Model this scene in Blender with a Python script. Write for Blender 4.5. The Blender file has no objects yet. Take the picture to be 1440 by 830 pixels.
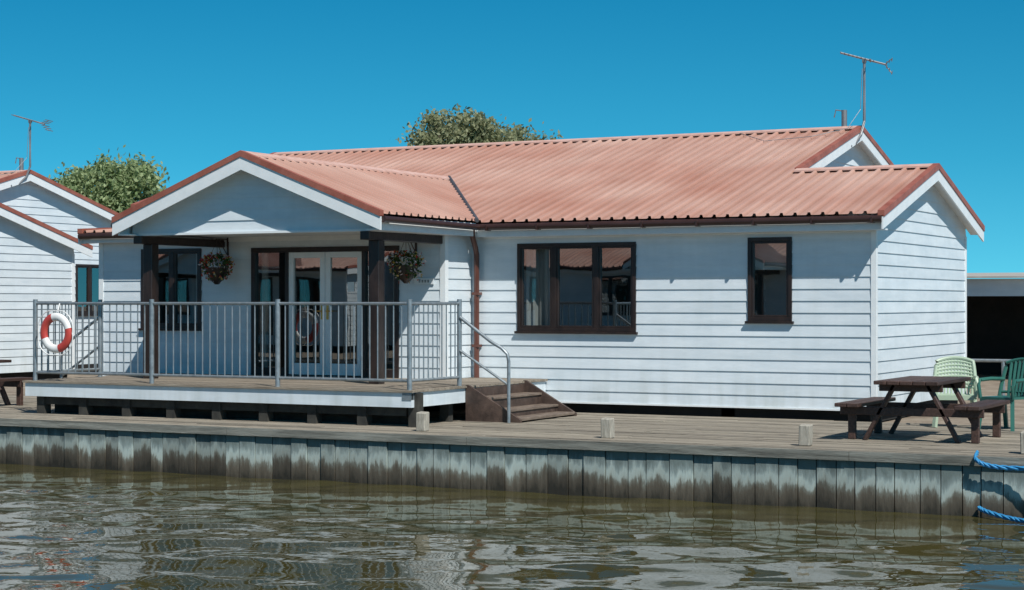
import bpy, math, random
import numpy as np
from mathutils import Vector
random.seed(7); rng=np.random.default_rng(7)
sc=bpy.context.scene
R=math.radians
# ------------------------------------------------------------ materials
def newmat(name):
    m=bpy.data.materials.new(name); m.use_nodes=True
    nt=m.node_tree; return m,nt,nt.nodes['Principled BSDF']
def mat(name,c1,c2=None,rough=.6,nscale=3.,bump=0.,bscale=40.,stretch=(1,1,1),rand=0.,metal=0.,spec=.5,lo=.35,hi=.65,grime=False):
    m,nt,b=newmat(name); N=nt.nodes; L=nt.links
    tc=N.new('ShaderNodeTexCoord'); mp=N.new('ShaderNodeMapping'); mp.inputs['Scale'].default_value=stretch
    L.new(tc.outputs['Object'],mp.inputs['Vector'])
    c2=c2 or c1
    nz=N.new('ShaderNodeTexNoise'); nz.inputs['Scale'].default_value=nscale; nz.inputs['Detail'].default_value=8; nz.inputs['Roughness'].default_value=.65
    L.new(mp.outputs[0],nz.inputs['Vector'])
    rp=N.new('ShaderNodeValToRGB'); rp.color_ramp.elements[0].position=lo; rp.color_ramp.elements[1].position=hi
    rp.color_ramp.elements[0].color=(*c1,1); rp.color_ramp.elements[1].color=(*c2,1)
    L.new(nz.outputs['Fac'],rp.inputs['Fac']); out=rp.outputs['Color']
    if rand>0:
        g=N.new('ShaderNodeNewGeometry'); mr=N.new('ShaderNodeMapRange'); mr.inputs['To Min'].default_value=1-rand; mr.inputs['To Max'].default_value=1+rand
        L.new(g.outputs['Random Per Island'],mr.inputs['Value'])
        hs=N.new('ShaderNodeHueSaturation'); L.new(mr.outputs[0],hs.inputs['Value']); L.new(out,hs.inputs['Color']); out=hs.outputs['Color']
    if grime: # splash dirt near the foot of the walls + faint vertical runs
        sp=N.new('ShaderNodeSeparateXYZ'); L.new(tc.outputs['Object'],sp.inputs[0])
        gz=N.new('ShaderNodeMapRange'); gz.inputs['From Min'].default_value=.75; gz.inputs['From Max'].default_value=1.35; gz.inputs['To Min'].default_value=.5; gz.inputs['To Max'].default_value=0.10
        L.new(sp.outputs['Z'],gz.inputs['Value'])
        m3=N.new('ShaderNodeMapping'); m3.inputs['Scale'].default_value=(5,5,.5); L.new(tc.outputs['Object'],m3.inputs['Vector'])
        n3=N.new('ShaderNodeTexNoise'); n3.inputs['Scale'].default_value=1.3; n3.inputs['Detail'].default_value=8; L.new(m3.outputs[0],n3.inputs['Vector'])
        s3=N.new('ShaderNodeMapRange'); s3.inputs['From Min'].default_value=.42; s3.inputs['From Max'].default_value=.75; L.new(n3.outputs['Fac'],s3.inputs['Value'])
        mu=N.new('ShaderNodeMath'); mu.operation='MULTIPLY'; L.new(gz.outputs[0],mu.inputs[0]); L.new(s3.outputs[0],mu.inputs[1])
        mg=N.new('ShaderNodeMixRGB'); mg.inputs[2].default_value=(.36,.40,.36,1); L.new(mu.outputs[0],mg.inputs[0]); L.new(out,mg.inputs[1]); out=mg.outputs[0]
    L.new(out,b.inputs['Base Color'])
    b.inputs['Roughness'].default_value=rough; b.inputs['Metallic'].default_value=metal
    b.inputs['Specular IOR Level'].default_value=spec
    if bump>0:
        n2=N.new('ShaderNodeTexNoise'); n2.inputs['Scale'].default_value=bscale; n2.inputs['Detail'].default_value=5
        L.new(mp.outputs[0],n2.inputs['Vector'])
        bp=N.new('ShaderNodeBump'); bp.inputs['Strength'].default_value=bump; bp.inputs['Distance'].default_value=.02
        L.new(n2.outputs['Fac'],bp.inputs['Height']); L.new(bp.outputs[0],b.inputs['Normal'])
    return m
M={}
M['white']=mat('white_painted_boards',(.60,.67,.71),(.71,.77,.80),rough=.42,nscale=1.3,bump=.05,bscale=10,stretch=(1,1,4),rand=.04,grime=True)
M['trim']=mat('white_trim',(.73,.77,.78),(.81,.84,.84),rough=.4,nscale=5)
M['ceil']=mat('porch_ceiling_paint',(.62,.66,.68),(.7,.73,.74),rough=.6)
M['dark']=mat('dark_brown_stain',(.014,.009,.008),(.034,.021,.017),rough=.4,nscale=8,stretch=(1,1,.3),bump=.2)
M['gutter']=mat('brown_gutter_plastic',(.035,.017,.014),(.05,.025,.02),rough=.35)
M['pipe']=mat('brown_downpipe',(.10,.035,.025),(.13,.05,.035),rough=.4)
M['redtrim']=mat('red_roof_trim',(.27,.08,.052),(.37,.13,.09),rough=.5,nscale=4)
M['ridge']=mat('ridge_cap_metal',(.56,.33,.26),(.68,.45,.38),rough=.5,nscale=5)
M['galv']=mat('galvanised_steel',(.23,.27,.29),(.36,.40,.42),rough=.42,nscale=12,metal=.55)
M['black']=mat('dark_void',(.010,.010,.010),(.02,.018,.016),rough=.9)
M['under']=mat('dark_underdeck_timber',(.02,.02,.018),(.05,.048,.04),rough=.9,nscale=5)  # very dark tone for the timber under the deck
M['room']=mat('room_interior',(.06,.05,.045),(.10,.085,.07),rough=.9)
M['curtain']=mat('curtain_cloth',(.45,.44,.42),(.6,.58,.55),rough=.9,nscale=6,stretch=(6,6,.4))
M['blind']=mat('blind_cloth',(.42,.46,.42),(.5,.53,.5),rough=.9)
M['deck']=mat('deck_planks_wood',(.17,.135,.10),(.33,.285,.225),rough=.8,nscale=5,stretch=(.5,6,6),rand=.18,bump=.3,bscale=30)
M['dock']=mat('dock_planks_wood',(.16,.138,.108),(.33,.29,.225),rough=.85,nscale=4,stretch=(.4,6,6),rand=.28,bump=.4,bscale=25)
M['beam']=mat('grey_weathered_timber',(.10,.10,.085),(.31,.31,.27),rough=.85,nscale=3,stretch=(.35,5,7),rand=.15,bump=.4,bscale=25)
M['step']=mat('step_stained_wood',(.035,.022,.017),(.085,.055,.042),rough=.6,nscale=6,rand=.2,bump=.2)
M['tread']=mat('worn_tread_wood',(.09,.065,.05),(.20,.155,.12),rough=.7,nscale=6,stretch=(4,.6,4),rand=.15,bump=.2)
M['table']=mat('picnic_table_wood',(.035,.018,.013),(.085,.046,.035),rough=.55,nscale=6,stretch=(5,.6,5),rand=.25,bump=.3)
M['chairL']=mat('pale_green_plastic',(.36,.46,.34),(.42,.50,.38),rough=.4)
M['chairD']=mat('dark_green_plastic',(.025,.11,.09),(.04,.15,.115),rough=.35)
M['post']=mat('post_timber',(.25,.23,.19),(.45,.42,.35),rough=.8,nscale=8,stretch=(5,5,1),bump=.3)
M['rope']=mat('blue_rope',(.02,.18,.42),(.04,.30,.55),rough=.7,nscale=30)
M['ringw']=mat('lifebuoy_white',(.75,.75,.73),(.8,.8,.78),rough=.4)
M['ringr']=mat('lifebuoy_red',(.45,.045,.04),(.52,.08,.06),rough=.4)
M['brass']=mat('brass_handle',(.6,.4,.12),rough=.3,metal=.9)
M['ground']=mat('gravel_ground',(.16,.12,.085),(.30,.25,.19),rough=.95,nscale=2.5,bump=.5,bscale=60)
M['bark']=mat('bark',(.08,.06,.045),(.16,.13,.1),rough=.9,nscale=8,bump=.5)
M['shedroof']=mat('grey_sheet_roof',(.35,.33,.30),(.45,.42,.38),rough=.7)
M['alu']=mat('aluminium',(.22,.23,.24),(.34,.34,.34),rough=.45,metal=.6)
M['flash']=mat('lead_flashing',(.05,.05,.055),(.09,.09,.1),rough=.5)
def leafmat(name,c1,c2):
    m,nt,b=newmat(name); N=nt.nodes;L=nt.links
    g=N.new('ShaderNodeNewGeometry'); rp=N.new('ShaderNodeValToRGB')
    rp.color_ramp.elements[0].color=(*c1,1); rp.color_ramp.elements[1].color=(*c2,1)
    L.new(g.outputs['Random Per Island'],rp.inputs['Fac']); L.new(rp.outputs[0],b.inputs['Base Color'])
    b.inputs['Roughness'].default_value=.6
    tr=N.new('ShaderNodeBsdfTranslucent'); L.new(rp.outputs[0],tr.inputs['Color'])
    mx=N.new('ShaderNodeMixShader'); mx.inputs[0].default_value=.45
    L.new(b.outputs[0],mx.inputs[1]); L.new(tr.outputs[0],mx.inputs[2]); L.new(mx.outputs[0],N['Material Output'].inputs[0])
    return m
M['leafW']=leafmat('willow_leaves',(.18,.26,.10),(.40,.48,.25))
M['leafO']=leafmat('olive_leaves',(.18,.21,.10),(.40,.41,.24))
M['leafH']=leafmat('hedge_leaves',(.03,.06,.02),(.09,.13,.05))
M['leafB']=leafmat('basket_leaves',(.02,.06,.015),(.07,.16,.03))
M['flR']=leafmat('red_flowers',(.4,.02,.02),(.6,.10,.05))
M['flY']=leafmat('yellow_flowers',(.6,.35,.05),(.7,.6,.25))
M['flW']=leafmat('white_flowers',(.6,.6,.6),(.8,.7,.75))
def roofmat(name,axis):
    m,nt,b=newmat(name); N=nt.nodes;L=nt.links
    tc=N.new('ShaderNodeTexCoord')
    n1=N.new('ShaderNodeTexNoise'); n1.inputs['Scale'].default_value=.5; n1.inputs['Detail'].default_value=6; L.new(tc.outputs['Object'],n1.inputs['Vector'])
    mp=N.new('ShaderNodeMapping'); mp.inputs['Scale'].default_value=(7,.35,.35) if axis=='X' else (.35,7,.35); L.new(tc.outputs['Object'],mp.inputs['Vector'])
    n2=N.new('ShaderNodeTexNoise'); n2.inputs['Scale'].default_value=1.4; n2.inputs['Detail'].default_value=5; L.new(mp.outputs[0],n2.inputs['Vector'])
    r1=N.new('ShaderNodeValToRGB'); r1.color_ramp.elements[0].position=.32; r1.color_ramp.elements[1].position=.7
    r1.color_ramp.elements[0].color=(.48,.245,.18,1); r1.color_ramp.elements[1].color=(.61,.40,.325,1); L.new(n1.outputs['Fac'],r1.inputs['Fac'])
    r2=N.new('ShaderNodeValToRGB'); r2.color_ramp.elements[0].position=.3; r2.color_ramp.elements[1].position=.75
    r2.color_ramp.elements[0].color=(.87,.86,.85,1); r2.color_ramp.elements[1].color=(1.06,1.06,1.06,1); L.new(n2.outputs['Fac'],r2.inputs['Fac'])
    mx=N.new('ShaderNodeMixRGB'); mx.blend_type='MULTIPLY'; mx.inputs[0].default_value=1; L.new(r1.outputs[0],mx.inputs[1]); L.new(r2.outputs[0],mx.inputs[2])
    # rib relief shading painted into the colour: darker beside ribs, lighter on top
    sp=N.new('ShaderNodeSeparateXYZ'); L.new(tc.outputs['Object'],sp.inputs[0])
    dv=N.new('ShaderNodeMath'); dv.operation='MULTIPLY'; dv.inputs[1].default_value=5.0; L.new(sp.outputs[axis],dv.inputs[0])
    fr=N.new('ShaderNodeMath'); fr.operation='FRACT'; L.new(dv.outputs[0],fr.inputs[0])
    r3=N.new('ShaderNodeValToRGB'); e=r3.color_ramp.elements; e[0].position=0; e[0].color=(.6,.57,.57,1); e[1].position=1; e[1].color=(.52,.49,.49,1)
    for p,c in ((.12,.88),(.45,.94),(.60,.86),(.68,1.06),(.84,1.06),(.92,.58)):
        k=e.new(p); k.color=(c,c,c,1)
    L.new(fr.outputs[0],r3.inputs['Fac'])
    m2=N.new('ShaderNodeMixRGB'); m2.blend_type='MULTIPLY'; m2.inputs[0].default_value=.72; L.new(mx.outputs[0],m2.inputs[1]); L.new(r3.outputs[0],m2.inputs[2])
    L.new(m2.outputs[0],b.inputs['Base Color']); b.inputs['Roughness'].default_value=.40
    return m
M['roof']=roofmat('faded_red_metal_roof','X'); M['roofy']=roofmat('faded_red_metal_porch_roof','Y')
def glassmat():
    m,nt,b=newmat('window_glass'); N=nt.nodes;L=nt.links
    N.remove(b)
    t=N.new('ShaderNodeBsdfTransparent'); t.inputs[0].default_value=(.65,.7,.7,1)
    g=N.new('ShaderNodeBsdfGlossy'); g.inputs['Roughness'].default_value=.01; g.inputs[0].default_value=(.9,.93,.93,1)
    tc=N.new('ShaderNodeTexCoord'); nz=N.new('ShaderNodeTexNoise'); nz.inputs['Scale'].default_value=1.0; L.new(tc.outputs['Object'],nz.inputs['Vector'])
    bp=N.new('ShaderNodeBump'); bp.inputs['Strength'].default_value=.06; bp.inputs['Distance'].default_value=.02; L.new(nz.outputs['Fac'],bp.inputs['Height']); L.new(bp.outputs[0],g.inputs['Normal'])
    mx=N.new('ShaderNodeMixShader'); mx.inputs[0].default_value=.26
    L.new(t.outputs[0],mx.inputs[1]); L.new(g.outputs[0],mx.inputs[2]); L.new(mx.outputs[0],N['Material Output'].inputs[0])
    return m
M['glass']=glassmat()
def pilemat():
    m,nt,b=newmat('stained_shaded_piling_boards'); N=nt.nodes;L=nt.links
    tc=N.new('ShaderNodeTexCoord'); g=N.new('ShaderNodeNewGeometry')
    sp=N.new('ShaderNodeSeparateXYZ'); L.new(tc.outputs['Object'],sp.inputs[0])
    mp=N.new('ShaderNodeMapping'); mp.inputs['Scale'].default_value=(5,5,1.0); L.new(tc.outputs['Object'],mp.inputs['Vector'])
    nz=N.new('ShaderNodeTexNoise'); nz.inputs['Scale'].default_value=1.5; nz.inputs['Detail'].default_value=9; nz.inputs['Roughness'].default_value=.7; L.new(mp.outputs[0],nz.inputs['Vector'])
    def mth(op,a,b_):
        x=N.new('ShaderNodeMath'); x.operation=op
        for i,v in enumerate((a,b_)):
            if isinstance(v,(int,float)): x.inputs[i].default_value=v
            else: L.new(v,x.inputs[i])
        return x.outputs[0]
    off=mth('MULTIPLY',mth('SUBTRACT',nz.outputs['Fac'],.5),.60)
    off2=mth('MULTIPLY',mth('SUBTRACT',g.outputs['Random Per Island'],.5),.10)
    zz=mth('ADD',mth('ADD',sp.outputs['Z'],off),off2)
    rp=N.new('ShaderNodeValToRGB'); e=rp.color_ramp.elements
    e[0].position=0; e[0].color=(.03,.027,.018,1)
    e[1].position=1; e[1].color=(.14,.18,.17,1)  # top stops paint in shade under the edge beam; lower bands are stains
    for p,c in ((.08,(.055,.047,.033)),(.27,(.10,.085,.062)),(.38,(.16,.16,.13)),(.46,(.36,.41,.37)),(.58,(.38,.45,.42)),(.68,(.22,.27,.26)),(.82,(.14,.175,.165))):
        k=e.new(p); k.color=(*c,1)
    mr=N.new('ShaderNodeMapRange'); mr.inputs['From Max'].default_value=.6; L.new(zz,mr.inputs['Value']); L.new(mr.outputs[0],rp.inputs['Fac'])
    hs=N.new('ShaderNodeHueSaturation'); m2=N.new('ShaderNodeMapRange'); m2.inputs['To Min'].default_value=.6; m2.inputs['To Max'].default_value=1.2
    L.new(g.outputs['Random Per Island'],m2.inputs['Value']); L.new(m2.outputs[0],hs.inputs['Value']); L.new(rp.outputs[0],hs.inputs['Color'])
    L.new(hs.outputs[0],b.inputs['Base Color']); b.inputs['Roughness'].default_value=.75
    bp=N.new('ShaderNodeBump'); bp.inputs['Strength'].default_value=.5; bp.inputs['Distance'].default_value=.02; L.new(nz.outputs['Fac'],bp.inputs['Height']); L.new(bp.outputs[0],b.inputs['Normal'])
    return m
M['pile']=pilemat()
def watermat():
    m,nt,b=newmat('harbour_water'); N=nt.nodes;L=nt.links
    b.inputs['Base Color'].default_value=(.058,.052,.018,1); b.inputs['Roughness'].default_value=.015; b.inputs['IOR'].default_value=1.34
    tc=N.new('ShaderNodeTexCoord')
    nz=N.new('ShaderNodeTexNoise'); nz.inputs['Scale'].default_value=6; nz.inputs['Detail'].default_value=2; L.new(tc.outputs['Object'],nz.inputs['Vector'])
    bp=N.new('ShaderNodeBump'); bp.inputs['Strength'].default_value=1; bp.inputs['Distance'].default_value=.0018
    L.new(nz.outputs['Fac'],bp.inputs['Height']); L.new(bp.outputs[0],b.inputs['Normal'])
    return m
M['water']=watermat()
# ------------------------------------------------------------ mesh helpers
class MB:
    def __init__(s): s.v=[]; s.f=[]; s.mi=[]; s.sm=False
    def add(s,vs,fs,mi=0):
        o=len(s.v); s.v+= [tuple(v) for v in vs]; s.f+=[tuple(i+o for i in f) for f in fs]; s.mi+=[mi]*len(fs)
    def quad(s,*p,mi=0): s.add(p,[tuple(range(len(p)))],mi)
    def hexa(s,b,t,mi=0): # bottom 4, top 4
        s.add(list(b)+list(t),[(3,2,1,0),(4,5,6,7),(0,1,5,4),(1,2,6,5),(2,3,7,6),(3,0,4,7)],mi)
    def box(s,x0,x1,y0,y1,z0,z1,mi=0):
        s.hexa([(x0,y0,z0),(x1,y0,z0),(x1,y1,z0),(x0,y1,z0)],[(x0,y0,z1),(x1,y0,z1),(x1,y1,z1),(x0,y1,z1)],mi)
    def beam(s,p,q,w,h,mi=0,up=(0,0,1)):
        p=Vector(p);q=Vector(q);d=(q-p).normalized();u=Vector(up)
        sd=d.cross(u).normalized()*w/2; u=sd.cross(d).normalized()*h/2
        s.hexa([p-sd-u,p+sd-u,p+sd+u,p-sd+u],[q-sd-u,q+sd-u,q+sd+u,q-sd+u],mi)
    def tube(s,pts,r,n=8,mi=0):
        pts=[Vector(p) for p in pts]; rs=r if isinstance(r,(list,tuple)) else [r]*len(pts)
        rings=[]; ref=Vector((0.13,.21,.97))
        for i,p in enumerate(pts):
            d=(pts[min(i+1,len(pts)-1)]-pts[max(i-1,0)]).normalized()
            a=d.cross(ref)
            if a.length<.2: a=d.cross(Vector((1,0,0)))
            a.normalize(); b=d.cross(a)
            rings.append([p+(a*math.cos(2*math.pi*k/n)+b*math.sin(2*math.pi*k/n))*rs[i] for k in range(n)])
        vs=[v for r_ in rings for v in r_]; fs=[]
        for i in range(len(pts)-1):
            for k in range(n): fs.append((i*n+k,i*n+(k+1)%n,(i+1)*n+(k+1)%n,(i+1)*n+k))
        fs.append(tuple(range(n))[::-1]); fs.append(tuple((len(pts)-1)*n+k for k in range(n)))
        s.add(vs,fs,mi)
def make(name,mb,mats,parent=None,smooth=False,bevel=0):
    me=bpy.data.meshes.new(name); me.from_pydata(mb.v,[],mb.f); me.update()
    if not isinstance(mats,(list,tuple)): mats=[mats]
    for m in mats: me.materials.append(M[m])
    me.polygons.foreach_set('material_index',mb.mi)
    if smooth:
        me.polygons.foreach_set('use_smooth',[True]*len(me.polygons)); 
        try: me.set_sharp_from_angle(angle=R(40))
        except Exception: pass
    o=bpy.data.objects.new(name,me); sc.collection.objects.link(o)
    if parent: o.parent=parent
    if bevel:
        b=o.modifiers.new('bev','BEVEL'); b.width=bevel; b.segments=1; b.limit_method='ANGLE'
    return o
def empty(name,loc=(0,0,0)):
    e=bpy.data.objects.new(name,None); e.location=loc; sc.collection.objects.link(e); return e
class Fr:  # wall frame
    def __init__(s,o,u,n): s.o=Vector((*o,0)); s.u=Vector((*u,0)); s.n=Vector((*n,0))
    def p(s,a,z,d): v=s.o+s.u*a+s.n*d; return (v.x,v.y,z)
    def box(s,mb,s0,s1,z0,z1,d0,d1,mi=0):
        mb.hexa([s.p(s0,z0,d0),s.p(s1,z0,d0),s.p(s1,z0,d1),s.p(s0,z0,d1)],[s.p(s0,z1,d0),s.p(s1,z1,d0),s.p(s1,z1,d1),s.p(s0,z1,d1)],mi)
def siding(mb,fr,z0,z1,sr,ops=(),pitch=.168,lap=.014,zref=.796):
    k=math.floor((z0-zref)/pitch+1e-6); zb=zref+k*pitch
    while zb<z1-1e-5:
        za_=max(zb,z0); zt=min(zb+pitch,z1)
        cuts=sorted({za_,zt}|{z for o in ops for z in (o[2],o[3]) if za_<z<zt})
        for za,zc in zip(cuts[:-1],cuts[1:]):
            la,ha=sr(za); lc,hc=sr(zc)
            if ha<=la+.01: continue
            if hc<lc: lc=hc=(lc+hc)/2
            zm=(za+zc)/2; off=lambda z: .004+lap*(1-(z-zb)/pitch)**1.0
            segs=[(la,ha,lc,hc)]
            for o in ops:
                if o[2]<zm<o[3]:
                    ns=[]
                    for (a,b,c,d) in segs:
                        if o[1]<=a or o[0]>=b: ns.append((a,b,c,d)); continue
                        if o[0]>a: ns.append((a,o[0],c,o[0]))
                        if o[1]<b: ns.append((o[1],b,o[1],d))
                    segs=ns
            for (a,b,c,d) in segs:
                mb.quad(fr.p(a,za,off(za)),fr.p(b,za,off(za)),fr.p(d,zc,off(zc)),fr.p(c,zc,off(zc)))
                if za==zb: mb.quad(fr.p(a,za,off(za)),fr.p(a,za,0),fr.p(b,za,0),fr.p(b,za,off(za)))
        zb+=pitch
def corr(mb,s0,s1,lo,hi,mp,pitch=.2,h=.038,brk=(),mi=0):
    ss=set([s0,s1]); 
    for b in brk:
        if s0<b<s1: ss|={b-1e-4,b+1e-4}
    k=math.floor(s0/pitch)
    while k*pitch<s1:
        for f in (0,.5,.6,.66,.84,.9):
            v=(k+f)*pitch
            if s0<v<s1: ss.add(v)
        k+=1
    ss=sorted(ss)
    def hh(s):
        f=(s/pitch)%1.0
        if f<.5 : return 0
        if f<.6: return h*.15*(f-.5)/.1
        if f<.66: return h*(.15+.85*(f-.6)/.06)
        if f<.84: return h
        if f<.90: return h*(1-(f-.84)/.06)
        return 0
    for a,b in zip(ss[:-1],ss[1:]):
        la,ha,lb,hb=lo(a),hi(a),lo(b),hi(b)
        if ha-la<1e-3 and hb-lb<1e-3 or b-a<5e-4: continue
        ea,eb=hh(a+1e-6),hh(b-1e-6)
        mb.quad(mp(a,la,ea),mp(b,lb,eb),mp(b,hb,eb),mp(a,ha,ea),mi=mi)
def rprism(mb,p0,p1,zt,zb,n,d0,d1,mi=0):
    p0=Vector(p0);p1=Vector(p1);n=Vector((*n,0)); z=Vector((0,0,1))
    mb.hexa([p0+n*d0+z*zb,p1+n*d0+z*zb,p1+n*d1+z*zb,p0+n*d1+z*zb],[p0+n*d0+z*zt,p1+n*d0+z*zt,p1+n*d1+z*zt,p0+n*d1+z*zt],mi)
# ------------------------------------------------------------ house
EZ=3.50; S=.283
def roofz(y): return EZ+S*(y+.3)
PR=4.42; PE=3.52; PS=(PR-PE)/2.32; PX=-8.42
def build_house(name):
    E=empty(name)
    F=Fr((0,0),(1,0),(0,-1)); W=Fr((0,-.843),(1,0),(0,-1)); RW=Fr((0,0),(0,1),(1,0)); WS=Fr((-6.356,0),(0,1),(1,0))
    GW=Fr((-2.18,0),(0,1),(1,0)); LW=Fr((-12.95,0),(0,1),(-1,0)); BK=Fr((0,12.0),(1,0),(0,1)); BX=Fr((0,5.19),(1,0),(0,1)); L2=Fr((-14.0,0),(0,1),(-1,0))
    win_big=(-5.55,-3.585,1.85,3.178); win_sm=(-1.848,-1.19,2.02,3.21)
    win_l=(-12.08,-10.86,1.86,3.16); door=(-9.87,-7.14,1.135,3.15); win_g=(7.75,8.8,1.99,3.2)
    zt=3.36
    mb=MB()
    siding(mb,F,.796,zt,lambda z:(-6.356,0),[win_big,win_sm])
    siding(mb,W,.796,zt,lambda z:(-12.95,-6.356),[win_l,door])
    siding(mb,WS,.796,zt,lambda z:(-.843,0))
    def gr(y0,y1,yr,zr):
        return lambda z: (max(y0,yr-(zr-z)/S),min(y1,yr+(zr-z)/S))
    siding(mb,RW,.796,4.27,gr(0,5.19,2.6,4.26))
    siding(mb,GW,.796,5.22,gr(0.05,11.98,5.98,5.21),[win_g])
    siding(mb,LW,.796,4.0,lambda z:(max(-.843,-.3+(z-3.45)/S),12.0))
    siding(mb,L2,.796,5.22,gr(1.6,12.0,5.98,5.21))
    siding(mb,BK,.796,3.4,lambda z:(-14.0,-2.18)); siding(mb,BX,.796,3.4,lambda z:(-2.18,0))
    PG=Fr((0,-2.86),(1,0),(0,-1))
    siding(mb,PG,3.32,4.34,lambda z:(max(-10.62,PX-(4.36-z)/PS),min(-6.22,PX+(4.36-z)/PS)))
    make('walls',mb,'white',E)
    # plinth
    mb=MB(); mb.box(-12.85,-2.1,.12,11.9,.6,.79); mb.box(-2.3,-.1,.12,5.1,.6,.785); mb.box(-12.85,-6.45,-.74,.3,.6,.78)
    make('plinth',mb,'black',E)
    # corner trims
    mb=MB()
    F.box(mb,-.05,.024,.79,3.36,-.002,.024); RW.box(mb,0,.055,.79,3.36,.001,.025)
    RW.box(mb,5.12,5.20,.79,3.36,-.01,.024)
    W.box(mb,-6.42,-6.331,.79,3.36,-.002,.024); WS.box(mb,-.842,-.77,.79,3.36,.001,.026); W.box(mb,-12.97,-12.88,.79,3.36,-.002,.024)
    GW.box(mb,11.9,12.02,.79,3.36,-.01,.024)
    F.box(mb,-6.32,-.052,3.255,3.36,.0,.028); W.box(mb,-12.87,-6.43,3.255,3.36,.0,.028)
    F.box(mb,-6.3,-.07,.775,.80,.0,.030)
    make('corner_trim',mb,'trim',E)
    # roof sheets
    def lo(x):
        if x>-6.1: return -.3
        if x>PX: return -.3+(-6.1-x)/2.32*3.25
        if x>-10.74: return -.3+(x+10.74)/2.32*3.25
        if x>-13.15: return -.3
        return 1.5
    hi=lambda x: 2.6 if x>-1.98 else 5.98
    mb=MB()
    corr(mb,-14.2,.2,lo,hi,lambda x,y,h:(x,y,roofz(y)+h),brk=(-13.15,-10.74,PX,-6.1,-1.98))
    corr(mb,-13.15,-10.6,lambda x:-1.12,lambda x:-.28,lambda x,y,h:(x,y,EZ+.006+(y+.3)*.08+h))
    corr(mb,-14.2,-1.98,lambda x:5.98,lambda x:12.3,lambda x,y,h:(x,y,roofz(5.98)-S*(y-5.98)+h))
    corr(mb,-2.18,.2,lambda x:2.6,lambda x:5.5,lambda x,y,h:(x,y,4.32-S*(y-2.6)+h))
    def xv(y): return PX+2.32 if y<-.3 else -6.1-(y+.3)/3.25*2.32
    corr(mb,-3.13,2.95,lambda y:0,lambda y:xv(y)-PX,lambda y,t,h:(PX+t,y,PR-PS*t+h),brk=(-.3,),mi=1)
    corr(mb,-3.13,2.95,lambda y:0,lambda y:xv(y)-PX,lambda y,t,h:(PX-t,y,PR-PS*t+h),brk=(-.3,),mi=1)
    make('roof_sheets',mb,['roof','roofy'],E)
    # ridge caps
    mb=MB()
    def cap(p0,p1,side,sl,w=.15):
        p0=Vector(p0);p1=Vector(p1);s_=Vector((*side,0))
        for sg in (1,-1):
            d=s_*sg*w-Vector((0,0,w*sl))
            mb.quad(p0,p1,p1+d,p0+d); mb.quad(p0+d,p1+d,p1+d-Vector((0,0,.025)),p0+d-Vector((0,0,.025)))
    cap((-14.22,5.98,roofz(5.98)+.056),(-1.96,5.98,roofz(5.98)+.056),(0,1),S)
    cap((-2.0,2.6,4.376),(.22,2.6,4.376),(0,1),S)
    cap((PX,-3.16,PR+.056),(PX,2.9,PR+.056),(1,0),PS)
    make('ridge_caps',mb,'ridge',E)
    # rakes
    mw=MB(); mr=MB()
    def rake(p0,p1,n,d=.2,wh=.2):
        rprism(mw,p0,p1,-.015,-wh,n,d-.005,d+.02)
        rprism(mw,p0,p1,-.07,-.085,n,0,d-.006)
        rprism(mr,p0,p1,.058,-.03,n,d-.06,d+.035)
    rake((0,-.36,EZ-.017),(0,2.6,4.32),(1,0)); rake((0,5.56,EZ-.017),(0,2.6,4.32),(1,0))
    rake((-2.18,2.62,4.33),(-2.18,5.98,roofz(5.98)),(1,0)); rake((-2.18,12.36,EZ-.017),(-2.18,5.98,roofz(5.98)),(1,0))
    rake((-12.95,-1.15,EZ-.05),(-12.95,-.3,EZ),(-1,0)); rake((-12.95,-.3,EZ),(-12.95,1.5,roofz(1.5)),(-1,0))
    rake((-14,1.5,roofz(1.5)),(-14,5.98,roofz(5.98)),(-1,0)); rake((-14,12.36,EZ-.017),(-14,5.98,roofz(5.98)),(-1,0))
    rake((-6.06,-2.83,PE-.015),(PX,-2.83,PR),(0,-1),.30,.22); rake((-10.78,-2.83,PE-.015),(PX,-2.83,PR),(0,-1),.30,.22)
    # fascias, soffits
    mw.box(-6.12,.2,-.27,-.245,3.28,3.475); mw.box(-6.1,.19,-.243,-.034,3.28,3.30)
    mw.box(-13.14,-10.62,-1.08,-1.055,3.27,3.42); mw.box(-13.14,-10.62,-1.053,-.88,3.27,3.29)
    mw.box(-6.155,-6.13,-3.1,-.272,3.29,3.49); mw.box(-10.71,-10.685,-3.1,-1.08,3.29,3.49)
    mw.box(-6.35,-6.158,-3.08,-.87,3.29,3.31); mw.box(-10.683,-10.5,-3.08,-1.09,3.29,3.31)
    mw.box(-10.49,-6.36,-2.9,-2.84,3.287,3.32)
    make('bargeboards_and_fascia',mw,'trim',E); make('roof_edge_trim',mr,'redtrim',E)
    mb=MB(); mb.box(-10.6,-6.36,-2.835,-.85,3.325,3.345); make('porch_ceiling',mb,'ceil',E)
    # gutters
    mb=MB()
    mb.tube([(-6.05,-.35,3.425),(.2,-.35,3.425)],.05,10); mb.tube([(-6.04,-3.12,3.44),(-6.04,-.33,3.425)],.048,10)
    mb.tube([(-13.13,-1.16,3.38),(-10.8,-1.16,3.38)],.05,10); mb.tube([(-10.8,-3.1,3.44),(-10.8,-1.1,3.42)],.048,10)
    x=-5.9
    while x<.2: mb.box(x,x+.03,-.41,-.27,3.37,3.45); x+=.85
    make('gutters',mb,'gutter',E,smooth=True)
    mb=MB(); mb.tube([(-6.16,-.33,3.40),(-6.16,-.33,3.30),(-6.2,-.16,3.12),(-6.22,-.085,3.02),(-6.22,-.085,1.0)],.042,12)
    for z in (1.6,2.4): mb.box(-6.28,-6.16,-.13,-.02,z,z+.04)
    make('downpipe',mb,'pipe',E,smooth=True)
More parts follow.
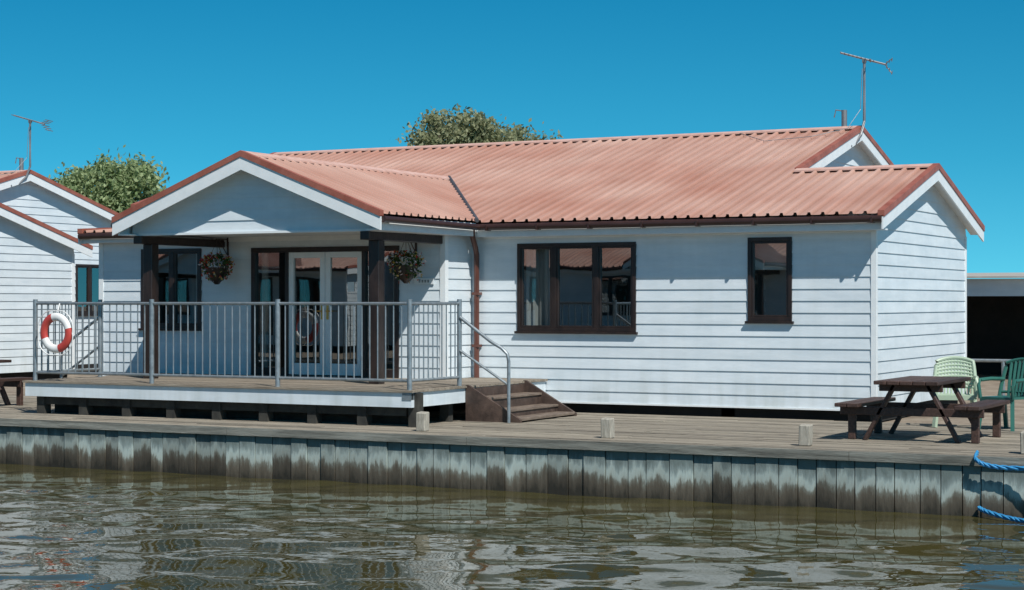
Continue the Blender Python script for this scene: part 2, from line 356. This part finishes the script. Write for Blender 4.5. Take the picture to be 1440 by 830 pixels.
    mb=MB(); mb.tube([(-6.08,-.33,3.53),(PX,2.95,4.46)],.035,6); make('valley_flashing',mb,'flash',E)
    # posts/beams
    mb=MB()
    for px_ in (-6.45,-10.47):
        mb.box(px_-.075,px_+.075,-2.95,-.82,3.165,3.284)
        mb.box(px_-.085,px_+.085,-2.71,-2.54,1.13,3.166)
    make('porch_posts',mb,'dark',E,bevel=.008)
    # windows
    fr=MB(); gl=MB(); rm=MB(); cu=MB(); bl=MB()
    def window(f,w,cuts,fw=.055):
        s0,s1,z0,z1=w
        f.box(fr,s0,s1,z1-fw,z1,-.06,.035); f.box(fr,s0,s1,z0,z0+fw,-.06,.035)
        f.box(fr,s0,s0+fw,z0+fw,z1-fw,-.06,.034); f.box(fr,s1-fw,s1,z0+fw,z1-fw,-.06,.034)
        f.box(fr,s0-.03,s1+.03,z0-.035,z0,0,.07)
        for c in cuts: f.box(fr,c-.04,c+.04,z0+fw,z1-fw,-.05,.03)
        ed=[s0+fw]+[v for c in cuts for v in (c-.04,c+.04)]+[s1-fw]
        for a,b in zip(ed[::2],ed[1::2]):
            f.box(fr,a,a+.032,z0+fw,z1-fw,-.045,.018); f.box(fr,b-.032,b,z0+fw,z1-fw,-.045,.018)
            f.box(fr,a+.032,b-.032,z0+fw,z0+fw+.032,-.045,.018); f.box(fr,a+.032,b-.032,z1-fw-.032,z1-fw,-.045,.018)
        gl.quad(f.p(s0+fw,z0+fw,-.012),f.p(s1-fw,z0+fw,-.012),f.p(s1-fw,z1-fw,-.012),f.p(s0+fw,z1-fw,-.012))
        room(f,w)
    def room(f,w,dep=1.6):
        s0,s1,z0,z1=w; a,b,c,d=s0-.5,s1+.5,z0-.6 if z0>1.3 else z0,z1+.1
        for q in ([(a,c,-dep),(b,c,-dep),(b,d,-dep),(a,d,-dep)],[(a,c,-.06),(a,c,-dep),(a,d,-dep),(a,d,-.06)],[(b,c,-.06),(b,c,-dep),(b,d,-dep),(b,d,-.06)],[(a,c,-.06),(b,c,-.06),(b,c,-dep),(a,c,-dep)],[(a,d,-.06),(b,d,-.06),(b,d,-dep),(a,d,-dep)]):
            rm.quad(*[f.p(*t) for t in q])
    def curtain(f,s0,s1,z0,z1,d=-.16):
        n=int((s1-s0)/.02); prev=None
        for i in range(n+1):
            s_=s0+(s1-s0)*i/n; dd=d+.025*math.sin(i*1.1)+.01*math.sin(i*.37)
            if prev: cu.quad(f.p(prev[0],z0,prev[1]),f.p(s_,z0,dd),f.p(s_,z1,dd),f.p(prev[0],z1,prev[1]))
            prev=(s_,dd)
    window(F,win_big,(-4.93,-4.23)); window(F,win_sm,()); window(W,win_l,(-11.45,)); window(GW,win_g,(8.27,))
    curtain(F,-5.5,-5.05,1.9,3.15); curtain(F,-3.72,-3.62,1.9,3.15); curtain(W,-12.02,-11.9,1.9,3.12); curtain(W,-11.1,-10.9,1.9,3.12)
    F.box(bl,-1.8,-1.24,2.75,3.16,-.14,-.12)
    # door set
    s0,s1,z0,z1=door; d1,d2=-9.16,-7.80; fw=.08
    W.box(fr,s0,s1,z1-fw,z1,-.06,.04)
    for c0,c1 in ((s0,s0+fw),(s1-fw,s1),(d1-.06,d1),(d2,d2+.06)): W.box(fr,c0,c1,z0,z1-fw,-.06,.039)
    W.box(fr,s0+fw,d1-.06,z0,z0+.12,-.05,.03); W.box(fr,d2+.06,s1-fw,z0,z0+.12,-.05,.03)
    make('window_frames',fr,'dark',E,bevel=.004)
    dw=MB()
    mid=(d1+d2)/2
    for a,b in ((d1,mid-.004),(mid+.004,d2)):
        W.box(dw,a,a+.09,z0+.02,z1-fw,-.03,.02); W.box(dw,b-.09,b,z0+.02,z1-fw,-.03,.02)
        W.box(dw,a+.09,b-.09,z1-fw-.09,z1-fw,-.03,.019); W.box(dw,a+.09,b-.09,z0+.02,z0+.20,-.03,.019)
    W.box(dw,-8.08,-7.96,2.45,2.6,-.008,-.004)
    make('french_doors',dw,'trim',E,bevel=.003)
    gl.quad(W.p(s0+.05,z0+.05,-.012),W.p(s1-.05,z0+.05,-.012),W.p(s1-.05,z1-.05,-.012),W.p(s0+.05,z1-.05,-.012))
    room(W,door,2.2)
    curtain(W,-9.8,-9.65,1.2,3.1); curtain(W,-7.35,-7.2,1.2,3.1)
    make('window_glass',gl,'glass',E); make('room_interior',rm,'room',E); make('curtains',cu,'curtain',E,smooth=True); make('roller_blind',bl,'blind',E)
    mb=MB()
    for sg in (-1,1):
        W.box(mb,mid+sg*.05-.02,mid+sg*.05+.02,2.02,2.24,.021,.03); mb.tube([W.p(mid+sg*.05,2.15,.03),W.p(mid+sg*.05,2.15,.07),W.p(mid+sg*.17,2.15,.07)],.01,8)
    make('door_handles',mb,'brass',E)
    # name plaque
    mb=MB(); W.box(mb,-6.86,-6.52,2.56,2.65,.026,.04); make('name_plaque',mb,'trim',E)
    mb=MB()
    for i,x_ in enumerate((-6.78,-6.73,-6.68,-6.63)):
        W.box(mb,x_,x_+.03,2.585,2.625 if i else 2.635,.0405,.042); W.box(mb,x_+.009,x_+.021,2.597,2.613,.0425,.043)
    make('plaque_letters',mb,'galv',E)
    # vent and aerial
    mb=MB(); mb.tube([(-2.3,6.05,5.25),(-2.3,6.05,5.62)],.05,10); mb.tube([(-2.3,6.05,5.60),(-2.45,6.05,5.63),(-2.48,6.05,5.5)],.012,6); make('vent_pipe',mb,'alu',E,smooth=True)
    mb=MB()
    top=(-1.9,5.9,6.44)
    mb.tube([(-2.05,5.35,4.93),(-1.98,5.6,4.98),(-1.93,5.8,5.15),(-1.9,5.9,5.4),top],.025,8)
    mb.tube([(-1.95,5.35,4.93),(-2.17,5.35,4.93)],.02,6)
    a=Vector((-2.28,5.78,6.58)); b=Vector((-1.55,6.0,6.36)); mb.tube([a,b],.017,6)
    d=(b-a).normalized(); sd=d.cross(Vector((0,0,1))).normalized()
    for i in range(9):
        p=a+(b-a)*(i/11); mb.tube([p-sd*.12,p+sd*.12],.008,5)
    p=a+(b-a)*.66; mb.tube([p-sd*.17,p+sd*.17],.013,5)
    c=b-d*.02
    for k in (-.14,-.09,-.04,.04,.09,.14):
        up=Vector((0,0,1)); q=c+up*k*.8+d*abs(k)*.9; mb.tube([q-sd*.2,q+sd*.2],.009,5)
    mb.tube([c-Vector((0,0,.12))+d*.12,c,c+Vector((0,0,.12))+d*.12],.01,5)
    mb.box(-1.93,-1.87,5.87,5.93,6.40,6.47)
    mb.tube([(-1.93,5.88,6.3),(-1.95,5.85,5.6),(-2.1,5.6,5.26),(-2.6,5.2,5.11),(-3.4,5.05,5.05),(-4.2,5.9,5.30)],.006,5)
    make('tv_aerial',mb,'alu',E)
    return E
house=build_house('waterside_lodge')
def clone(src,name,loc,rot=0):
    E=empty(name,loc); E.rotation_euler=(0,0,rot)
    for c in list(src.children):
        o=c.copy(); sc.collection.objects.link(o); o.parent=E
    return E
clone(house,'waterside_lodge',(-20,1.4,0))
clone(house,'waterside_lodge',(-22.3,-31,0),math.pi)
clone(house,'waterside_lodge',(-39.5,-30.5,0),math.pi)
# ------------------------------------------------------------ porch deck
def build_deck(loc=(0,0,0)):
    E=empty('veranda_deck')
    mb=MB(); y=-4.03
    while y<-.02:
        x0=-11.74 if y<-.9 else -6.32; y1=min(y+.138,-.03)
        if y1-y>.03: mb.box(x0,-5.03,y,y1,1.10+random.uniform(-.002,.002),1.13+random.uniform(-.003,.003))
        y+=.144
    make('deck_boards',mb,'deck',E)
    mb=MB(); mb.box(-11.71,-5.06,-4.0,-3.97,.90,1.095); mb.box(-5.09,-5.061,-3.968,-.04,.90,1.095); mb.box(-11.71,-11.68,-3.968,-.9,.90,1.095)
    make('deck_fascia',mb,'white',E)
    mb=MB(); mb.box(-11.5,-5.3,-3.6,-3.5,.64,.9)
    x=-11.55
    while x<-5.1: mb.box(x,x+.14,-3.93,-3.78,.64,1.09); x+=.80
    mb.box(-11.5,-5.2,-3.9,-3.84,.78,.9)
    y=-3.6
    while y<-.2: mb.box(-5.32,-5.18,y,y+.12,.64,1.09); y+=.8
    make('deck_supports',mb,'under',E)
    return E
build_deck()
def build_steps():
    E=empty('wooden_steps'); mb=MB(); mt=MB()
    y0,y1=-2.55,-.75; xs=-5.05
    for i in range(2):
        z=1.13-.163*(i+1); x0=xs+.27*i; mt.box(x0,x0+.31,y0+.052,y1-.052,z-.035,z)
        mb.box(x0+.0,x0+.02,y0+.052,y1-.052,z+.001,z+.125)
    x0=xs+.54; mb.box(x0,x0+.02,y0+.052,y1-.052,.64+.02,.767)
    mt.box(xs+.54,xs+.84,y0+.052,y1-.052,.66,.70)
    for y in (y0,y1-.05):
        mb.add([(xs,y,.64),(xs+.85,y,.64),(xs+.85,y,.68),(xs+.04,y,1.14),(xs,y,1.14),(xs,y+.05,.64),(xs+.85,y+.05,.64),(xs+.85,y+.05,.68),(xs+.04,y+.05,1.14),(xs,y+.05,1.14)],
               [(0,1,2,3,4),(9,8,7,6,5),(0,5,6,1),(1,6,7,2),(2,7,8,3),(3,8,9,4),(4,9,5,0)])
    make('stringers_and_risers',mb,'step',E); make('treads',mt,'tread',E,bevel=.005)
build_steps()
def build_railing():
    E=empty('metal_railing'); mb=MB(); ZT=2.27; ZB=1.25
    yF=-3.95
    def post(x,y,h=2.33,z=1.0): mb.tube([(x,y,z),(x,y,h)],.034,10)
    xs=[-11.56,-9.39,-7.22,-5.12]
    for x in xs: post(x,yF)
    def run(p,q,n):
        p=Vector(p);q=Vector(q)
        for z in (ZT,ZB): mb.tube([(p.x,p.y,z),(q.x,q.y,z)],.021,8)
        for i in range(1,n):
            t=p+(q-p)*i/n; mb.tube([(t.x,t.y,ZB),(t.x,t.y,ZT)],.0095,6)
    for a,b in zip(xs[:-1],xs[1:]): run((a,yF,0),(b,yF,0),17)
    post(-5.12,-2.6); run((-5.12,yF,0),(-5.12,-2.6,0),11)
    post(-11.56,-2.5); run((-11.56,yF,0),(-11.56,-2.5,0),11)
    mb.tube([(-5.1,-2.62,2.08),(-4.62,-2.62,1.75),(-4.45,-2.62,1.66),(-4.36,-2.62,1.58),(-4.34,-2.62,1.48),(-4.34,-2.62,.64)],.024,10)
    mb.tube([(-5.1,-2.62,1.62),(-4.36,-2.62,1.17)],.018,8)
    mb.tube([(-11.58,-2.5,2.05),(-12.2,-2.5,1.66),(-12.32,-2.5,1.55),(-12.34,-2.5,1.4),(-12.34,-2.5,.64)],.022,10)
    mb.tube([(-11.58,-2.5,1.6),(-12.33,-2.5,1.13)],.018,8)
    mb.box(-5.2,-5.06,-4.01,-3.9,1.0,1.09)
    make('rails',mb,'galv',E,smooth=True)
build_railing()
# lifebuoy
def lifebuoy(c):
    E=empty('lifebuoy'); mb=MB(); Rr,r=.235,.062; n,k=48,14
    vs=[]
    for i in range(n):
        A=2*math.pi*i/n
        for j in range(k):
            B=2*math.pi*j/k; rr=Rr+r*math.cos(B)
            vs.append((c[0]+rr*math.cos(A),c[1]+r*.75*math.sin(B),c[2]+rr*math.sin(A)))
    mb.v=vs
    for i in range(n):
        for j in range(k):
            mb.f.append((i*k+j,((i+1)%n)*k+j,((i+1)%n)*k+(j+1)%k,i*k+(j+1)%k))
            A=360*(i+.5)/n
            mb.mi.append(1 if (A<15 or A>285 or 105<A<200) else 0)
    make('ring',mb,['ringw','ringr'],E,smooth=True)
    mb=MB(); pts=[]
    for i in range(49):
        A=2*math.pi*i/48; rr=Rr+.085+.035*abs(math.sin(2*A)); pts.append((c[0]+rr*math.cos(A),c[1]-.02,c[2]+rr*math.sin(A)))
    mb.tube(pts,.008,6); mb.tube([(c[0]+.02,c[1],c[2]+.3),(c[0]+.02,c[1]+.05,2.27)],.01,6); make('grab_line',mb,'ringw',E)
lifebuoy((-11.06,-4.06,1.84))
# ------------------------------------------------------------ hanging baskets
def leaf(mb,c,s,mi=0,rg=rng,flat=0):
    n=rg.normal(size=3); n/=np.linalg.norm(n)+1e-9
    a=np.cross(n,rg.normal(size=3)); a/=np.linalg.norm(a)+1e-9; b=np.cross(n,a)
    c=np.array(c); a=a*s; b=b*s*.55
    mb.quad(tuple(c-a),tuple(c-b*.9),tuple(c+a),tuple(c+b),mi=mi)
def basket(x,seed,heavy):
    rg=np.random.default_rng(seed); E=empty('hanging_flower_basket'); c=np.array((x,-1.16,2.84)); mb=MB()
    n=14
    ring=lambda r,z:[(c[0]+r*math.cos(2*math.pi*i/n),c[1]+r*math.sin(2*math.pi*i/n),z) for i in range(n)]
    prof=[(.19,c[2]),(.16,c[2]-.1),(.10,c[2]-.2),(.03,c[2]-.27)]; vs=sum([ring(r,z) for r,z in prof],[]); fs=[]
    for i in range(3):
        for k in range(n): fs.append((i*n+k,i*n+(k+1)%n,(i+1)*n+(k+1)%n,(i+1)*n+k))
    fs.append(tuple(range(3*n,4*n))); mb.add(vs,fs)
    make('wicker_basket',mb,'dark',E)
    mb=MB()
    for i in range(3):
        A=i*2.1; mb.tube([(c[0]+.19*math.cos(A),c[1]+.19*math.sin(A),c[2]),(x,c[1],c[2]+.42)],.004,4)
    mb.tube([(x,-.87,c[2]+.45),(x,c[1]-.02,c[2]+.45),(x,c[1],c[2]+.41)],.009,6); mb.tube([(x,-.88,c[2]+.2),(x,-1.1,c[2]+.44)],.008,6); mb.box(x-.015,x+.015,-.875,-.858,c[2]+.15,c[2]+.48)
    make('bracket_and_chains',mb,'gutter',E)
    mb=MB()
    for i in range(800):
        v=rg.normal(size=3); v/=np.linalg.norm(v); r=rg.uniform(.5,1)**.6
        p=c+np.array((v[0]*.27*r,v[1]*.21*r,v[2]*.18*r+.04)); 
        if v[2]<-.3: p[2]-=rg.uniform(0,.10)
        u=rg.random(); fl=u<(.36 if heavy else .30)
        mi=0
        if fl: mi=([1,1,2,3] if heavy else [2,3,3,1])[rg.integers(0,4)]
        if fl: p=p+v*.04
        leaf(mb,p,rg.uniform(.02,.036) if not fl else rg.uniform(.022,.034),mi,rg)
    make('flowers_and_leaves',mb,['leafB','flR','flY','flW'],E)
basket(-10.33,3,True); basket(-6.84,5,False)
# ------------------------------------------------------------ dock / quay
def build_dock():
    E=empty('timber_quay'); mb=MB(); y=-5.12
    while y<-.1 :
        x=-60.0+random.uniform(0,3)
        while x<40:
            x1=x+random.choice((3.0,3.6,4.2)); mb.box(x+.003,x1-.003,y,y+.135,.60,.64+random.uniform(-.004,.004)); x=x1
        y+=.144
    make('quay_boards',mb,'dock',E)
    mb=MB(); x=-60.
    while x<40:
        x1=x+random.choice((3.6,4.8)); j=random.uniform(-.006,.006); mb.box(x+.003,x1-.003,-5.15+j,-5.124,.545,.648+j*.5); x=x1
    make('edge_beam',mb,'beam',E)
    mb=MB(); x=-60.
    while x<40:
        w_=random.uniform(.20,.30); j=random.uniform(-.016,.016); mb.box(x+.006,x+w_-.006,-5.105+j,-5.0,-.5,.56); x+=w_
    mb.box(-60,40,-4.99,-4.9,-.5,.58)
    make('piling_boards',mb,'pile',E)
build_dock()
for x in (-4.6,-2.0,.49,3.0):
    mb=MB(); w=.065; s_=random.uniform(-.01,.01)
    z0=.64; mb.hexa([(x-w,-4.5-w,z0),(x+w,-4.5-w,z0),(x+w,-4.5+w,z0),(x-w,-4.5+w,z0)],[(x-w+s_,-4.5-w,z0+.24),(x+w+s_,-4.5-w,z0+.235),(x+w+s_,-4.5+w,z0+.245),(x-w+s_,-4.5+w,z0+.25)])
    make('mooring_post',mb,'post',None,bevel=.01)
# ropes
def ropetube(name,pts):
    cv=[]; n=len(pts)
    P=[Vector(p) for p in pts]
    for i in range(n-1):
        for t in range(8):
            u=t/8; p0=P[max(i-1,0)];p1=P[i];p2=P[i+1];p3=P[min(i+2,n-1)]
            cv.append(.5*((2*p1)+(-p0+p2)*u+(2*p0-5*p1+4*p2-p3)*u*u+(-p0+3*p1-3*p2+p3)*u**3))
    cv.append(P[-1]); mb=MB()
    for ph in (0,2.1,4.2):
        q=[c+Vector((0,math.cos(i*.9+ph),math.sin(i*.9+ph)))*.014 for i,c in enumerate(cv)]; mb.tube(q,.015,6)
    make(name,mb,'rope',None,smooth=True)
ropetube('mooring_rope',[(2.55,-4.9,.67),(2.6,-5.19,.62),(2.75,-5.22,.56),(3.1,-5.25,.55),(3.8,-5.5,.62),(5,-6,.7)])
ropetube('mooring_rope',[(2.62,-5.14,.10),(2.72,-5.2,.07),(3.0,-5.35,.03),(3.3,-5.5,.03),(4.5,-6.2,.1)])
# ------------------------------------------------------------ picnic table
def picnic(x,y):
    E=empty('picnic_table'); mb=MB(); z=.64; H=.72; Ly=.82
    for i in range(5):
        cx=x-.31+i*.155; mb.box(cx-.073,cx+.073,y-Ly,y+Ly,z+H-.045,z+H)
    for sg in (-1,1):
        for k in (0,1):
            cx=x+sg*(.64+.15*k); mb.box(cx-.07,cx+.07,y-Ly,y+Ly,z+.40,z+.445)
        for yy in (y-.55,y+.55):
            mb.beam((x+sg*.20,yy,z+H-.05),(x+sg*.56,yy,z+.0),.045,.10,up=(0,1,0))
            mb.box(x+sg*.74-.045,x+sg*.74+.045,yy+.03,yy+.10,z,z+.40)
    for yy in (y-.60,y+.50):
        mb.box(x-.86,x+.86,yy,yy+.04,z+.30,z+.398); mb.box(x-.38,x+.38,yy,yy+.04,z+H-.13,z+H-.047)
    mb.box(x-.03,x+.03,y-.5,y+.5,z+H-.1,z+H-.047)
    make('table_and_benches',mb,'table',E,bevel=.006)
picnic(1.40,-2.75); picnic(-13.95,-3.1)
# ------------------------------------------------------------ chairs
def chair(x,y,rot,m,solid):
    E=empty('plastic_garden_chair',(x,y,.64)); E.rotation_euler=(0,0,rot); mb=MB()
    mb.box(-.24,.24,-.24,.22,.40,.425); mb.box(-.25,.25,-.26,-.235,.36,.42)
    for sx in (-1,1):
        mb.beam((sx*.23,-.22,.40),(sx*.27,-.27,0),.05,.05); mb.beam((sx*.22,.2,.40),(sx*.26,.30,0),.05,.05)
        mb.tube([(sx*.25,-.25,.40),(sx*.27,-.26,.58),(sx*.275,-.22,.64),(sx*.275,0,.65),(sx*.25,.24,.64)],.026,8)
    def bp(u,v):
        w=.27*(1-.12*v*v); zz=.42+.48*v*(1-.10*u*u); return Vector((u*w,.22+.12*v-.05*u*u,zz))
    n=14
    pts=[bp(-1,v/8) for v in range(0,8)]+[bp(-1+2*i/n,1.0) for i in range(n+1)]+[bp(1,v/8) for v in range(7,-1,-1)]
    mb.tube(pts,.026,8)
    if solid:
        for i in range(1,9):
            v=.1+.1*i; mb.tube([bp(-1+2*k/8,v) for k in range(9)],.019,6)
        for i in range(1,12):
            u=-1+2*i/12; mb.tube([bp(u,v/6) for v in range(7)],.015,6)
    else:
        for i in range(1,8):
            u=-1+2*i/8; mb.tube([bp(u*.75+.25*u*v/6,v/6) for v in range(7)],.022,6)
        mb.tube([bp(-1+2*k/8,.12) for k in range(9)],.02,6)
    make('chair_shell',mb,m,E,smooth=True)
chair(1.22,-.45,R(15),'chairL',True); chair(1.98,-.75,R(-25),'chairD',False)
# ------------------------------------------------------------ terrain
mb=MB(); mb.quad((-700,-4.95,.58),(700,-4.95,.58),(700,1200,.58),(-700,1200,.58)); make('ground',mb,'ground')
mb=MB(); mb.quad((-700,-500,.58),(700,-500,.58),(700,-24.2,.58),(-700,-24.2,.58)); mb.quad((-700,-24.2,.58),(700,-24.2,.58),(700,-24.2,-.6),(-700,-24.2,-.6)); make('opposite_bank',mb,'ground')
def build_water():
    # rippled sheet: sum of many short wind waves, plus plain sheets further along the canal
    X0,X1,Y0,Y1=-34.,14.,-24.3,-4.95
    nx,ny=760,400
    xs=np.linspace(X0,X1,nx); ys=np.linspace(Y0,Y1,ny); gx,gy=np.meshgrid(xs,ys)
    rg=np.random.default_rng(5); z=np.zeros_like(gx)
    for i in range(60):
        lam=.32*(1.9/.32)**(rg.random()); th=rg.normal()*.6+R(-62); k=2*math.pi/lam
        sl_=.0088*(1.0 if lam>.5 else .8)
        warp=.25*np.sin(gx*rg.uniform(.2,.6)+gy*rg.uniform(.2,.6)+rg.uniform(0,6))
        z+=sl_/k*np.sin(k*(gx*math.cos(th)+gy*math.sin(th)+warp)+rg.uniform(0,6.28))
    env=.8+.35*np.sin(gx*.31+gy*.17+1)*np.sin(gy*.5-gx*.13)+.15*np.sin(gx*.9+gy*.6)
    edge=np.clip(np.minimum(np.minimum(gx-X0,X1-gx),10)/2,0,1)
    z*=env*edge
    co=np.stack([gx,gy,z],-1).reshape(-1,3)
    idx=np.arange(nx*ny).reshape(ny,nx); q=np.stack([idx[:-1,:-1],idx[:-1,1:],idx[1:,1:],idx[1:,:-1]],-1).reshape(-1,4)
    n0=len(co); ex=np.array([(-700,Y0,0),(X0,Y0,0),(X0,Y1,0),(-700,Y1,0),(X1,Y0,0),(700,Y0,0),(700,Y1,0),(X1,Y1,0)],float)
    co=np.vstack([co,ex]); q=np.vstack([q,[[n0,n0+1,n0+2,n0+3],[n0+4,n0+5,n0+6,n0+7]]])
    me=bpy.data.meshes.new('water'); me.vertices.add(len(co)); me.vertices.foreach_set('co',co.ravel())
    me.loops.add(q.size); me.loops.foreach_set('vertex_index',q.ravel().astype(np.int32))
    me.polygons.add(len(q)); me.polygons.foreach_set('loop_start',np.arange(0,q.size,4,dtype=np.int32)); 
    me.update(calc_edges=True); me.polygons.foreach_set('use_smooth',[True]*len(q)); me.materials.append(M['water']); me.validate()
    o=bpy.data.objects.new('water',me); sc.collection.objects.link(o)
build_water()
mb=MB(); mb.quad((-700,-24.3,-.58),(700,-24.3,-.58),(700,-4.95,-.58),(-700,-4.95,-.58)); make('canal_bed',mb,'black')
# open shed
E=empty('open_boat_shed'); mb=MB(); mb.box(-6,14,15.5,15.55,2.42,2.80); mb.box(-6,14,22,22.1,.58,2.79); mb.box(-6,-5.9,15.6,22,.58,2.79)
make('fascia_and_walls',mb,'white',E)
mb=MB(); mb.hexa([(-6.3,15.2,2.81),(14.3,15.2,2.81),(14.3,22.3,3.0),(-6.3,22.3,3.0)],[(-6.3,15.2,2.85),(14.3,15.2,2.85),(14.3,22.3,3.04),(-6.3,22.3,3.04)]); make('sheet_roof',mb,'shedroof',E)
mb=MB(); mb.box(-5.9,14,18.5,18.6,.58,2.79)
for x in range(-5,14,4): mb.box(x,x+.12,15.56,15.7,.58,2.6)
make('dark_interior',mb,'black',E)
E=empty('low_barrier_rail'); mb=MB(); mb.tube([(-1,8,1.25),(14,8,1.25)],.03,8)
for x in range(0,14,3): mb.tube([(x,8,.58),(x,8,1.25)],.03,8)
make('rail',mb,'galv',E,smooth=True)
# ------------------------------------------------------------ trees
CAM=Vector((7.143,-24.61,2.29)); YAW=R(27.47)
def w(X,Y): # survey notes (offset right / ahead of the viewpoint) to site coords
    c,s_=math.cos(YAW),math.sin(YAW); return (CAM.x+X*c-Y*s_, CAM.y+X*s_+Y*c)
def tree(name,x,y,h,rx,m,seed,nl=16000,ls=.13,base=.58,clumps=70,cz=.62,rz=.34,cs_=.33):
    rg=np.random.default_rng(seed); E=empty(name); tr=MB(); top=h*.72
    tr.tube([(x,y,base),(x+.1,y,base+h*.25),(x-.1,y+.1,base+h*.5),(x,y,base+top)],[.28,.22,.15,.05],10)
    lf=MB(); cs=[]
    for i in range(clumps):
        v=rg.normal(size=3); v/=np.linalg.norm(v)
        if v[2]<-.2 and rg.random()<.5: v[2]*=-1
        r=rg.uniform(.5,1.0)
        c=np.array((x+v[0]*rx*r,y+v[1]*rx*r,base+h*cz+v[2]*h*rz*r)); cs.append(c)
        if i%3==0:
            tr.tube([(x,y,base+h*rg.uniform(.25,.5)),tuple((np.array((x,y,base+h*.5))+c)/2),tuple(c)],[.09,.05,.015],6)
    per=nl//clumps
    for c in cs:
        cr=rg.uniform(.5,1.0)*rx*cs_
        for k in range(per):
            v=rg.normal(size=3)*.5; p=c+v*np.array((cr,cr,cr*.7))
            leaf(lf,p,rg.uniform(.6,1.2)*ls,0,rg)
    make('trunk_and_limbs',tr,'bark',E,smooth=True); make('foliage',lf,m,E)
x,y=w(-12.75,58); tree('willow_tree',x,y,6.75,2.1,'leafW',11,nl=17000,ls=.09)
x,y=w(-14.9,63); tree('willow_tree',x,y,6.0,2.0,'leafW',12,nl=8000,ls=.085,clumps=50)
x,y=w(-1.75,62); tree('broadleaf_tree',x,y,8.55,2.15,'leafO',22,nl=24000,ls=.095,clumps=110,cz=.68,rz=.28)
x,y=w(0.35,64); tree('broadleaf_tree',x,y,8.05,1.9,'leafO',23,nl=15000,ls=.095,clumps=75,cz=.68,rz=.27)
rg=np.random.default_rng(31); mb=MB()  # unseen tree row, added to cut sky glare in the window reflections
for i in range(9000):
    x=rg.uniform(-75,5); hh=5.2+1.4*math.sin(x*.35)+.8*math.sin(x*.9+1); zz=.7+hh*rg.random()**.8
    leaf(mb,(x,-50+rg.normal()*1.2,zz),rg.uniform(.25,.5),0,rg)
make('added_reflection_trees',mb,'leafH')
# ------------------------------------------------------------ light, sky, camera
el,ph=R(50),R(54)
Sd=Vector((math.sin(ph)*math.cos(el),-math.cos(ph)*math.cos(el),math.sin(el)))
sl=bpy.data.lights.new('sun','SUN'); sl.energy=5.0; sl.angle=R(.5); sl.color=(1,.97,.92)
so=bpy.data.objects.new('sun',sl); sc.collection.objects.link(so); so.rotation_euler=Sd.to_track_quat('Z','Y').to_euler(); so.location=(0,0,40)
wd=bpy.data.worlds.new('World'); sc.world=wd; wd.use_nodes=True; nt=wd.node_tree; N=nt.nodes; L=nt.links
bg=N['Background']; sk=N.new('ShaderNodeTexSky'); sk.sky_type='NISHITA'; sk.sun_disc=False; sk.sun_elevation=el; sk.sun_rotation=math.atan2(Sd.x,Sd.y)
sk.air_density=1.0; sk.dust_density=.2; sk.ozone_density=2.0
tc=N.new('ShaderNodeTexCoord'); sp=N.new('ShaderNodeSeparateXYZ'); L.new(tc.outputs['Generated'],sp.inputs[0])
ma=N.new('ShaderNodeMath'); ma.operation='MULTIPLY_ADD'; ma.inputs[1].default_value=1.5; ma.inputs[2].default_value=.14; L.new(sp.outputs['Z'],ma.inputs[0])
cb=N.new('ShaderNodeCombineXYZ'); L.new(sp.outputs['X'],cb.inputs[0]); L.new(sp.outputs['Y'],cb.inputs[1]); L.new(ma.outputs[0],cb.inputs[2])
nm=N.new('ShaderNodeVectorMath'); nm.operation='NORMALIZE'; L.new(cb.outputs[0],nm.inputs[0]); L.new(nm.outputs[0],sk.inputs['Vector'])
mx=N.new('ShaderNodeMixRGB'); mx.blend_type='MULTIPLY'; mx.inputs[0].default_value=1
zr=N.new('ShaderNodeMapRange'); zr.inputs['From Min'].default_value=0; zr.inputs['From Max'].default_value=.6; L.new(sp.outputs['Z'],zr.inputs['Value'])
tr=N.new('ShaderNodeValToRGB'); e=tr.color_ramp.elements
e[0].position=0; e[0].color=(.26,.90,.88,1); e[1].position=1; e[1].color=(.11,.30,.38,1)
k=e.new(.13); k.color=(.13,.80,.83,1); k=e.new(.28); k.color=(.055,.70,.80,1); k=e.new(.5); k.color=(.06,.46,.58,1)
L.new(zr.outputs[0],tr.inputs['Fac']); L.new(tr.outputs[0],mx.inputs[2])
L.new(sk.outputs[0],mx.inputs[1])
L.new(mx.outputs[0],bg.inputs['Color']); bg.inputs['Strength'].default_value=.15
cd=bpy.data.cameras.new('camera'); cam=bpy.data.objects.new('camera',cd); sc.collection.objects.link(cam); sc.camera=cam
cam.location=CAM; cam.rotation_euler=(R(90),0,YAW); cd.lens=63.95; cd.sensor_width=36; cd.shift_y=.0069; cd.clip_end=3000; cd.clip_start=.1
sc.view_settings.view_transform='Standard'; sc.view_settings.look='None'; sc.view_settings.exposure=0
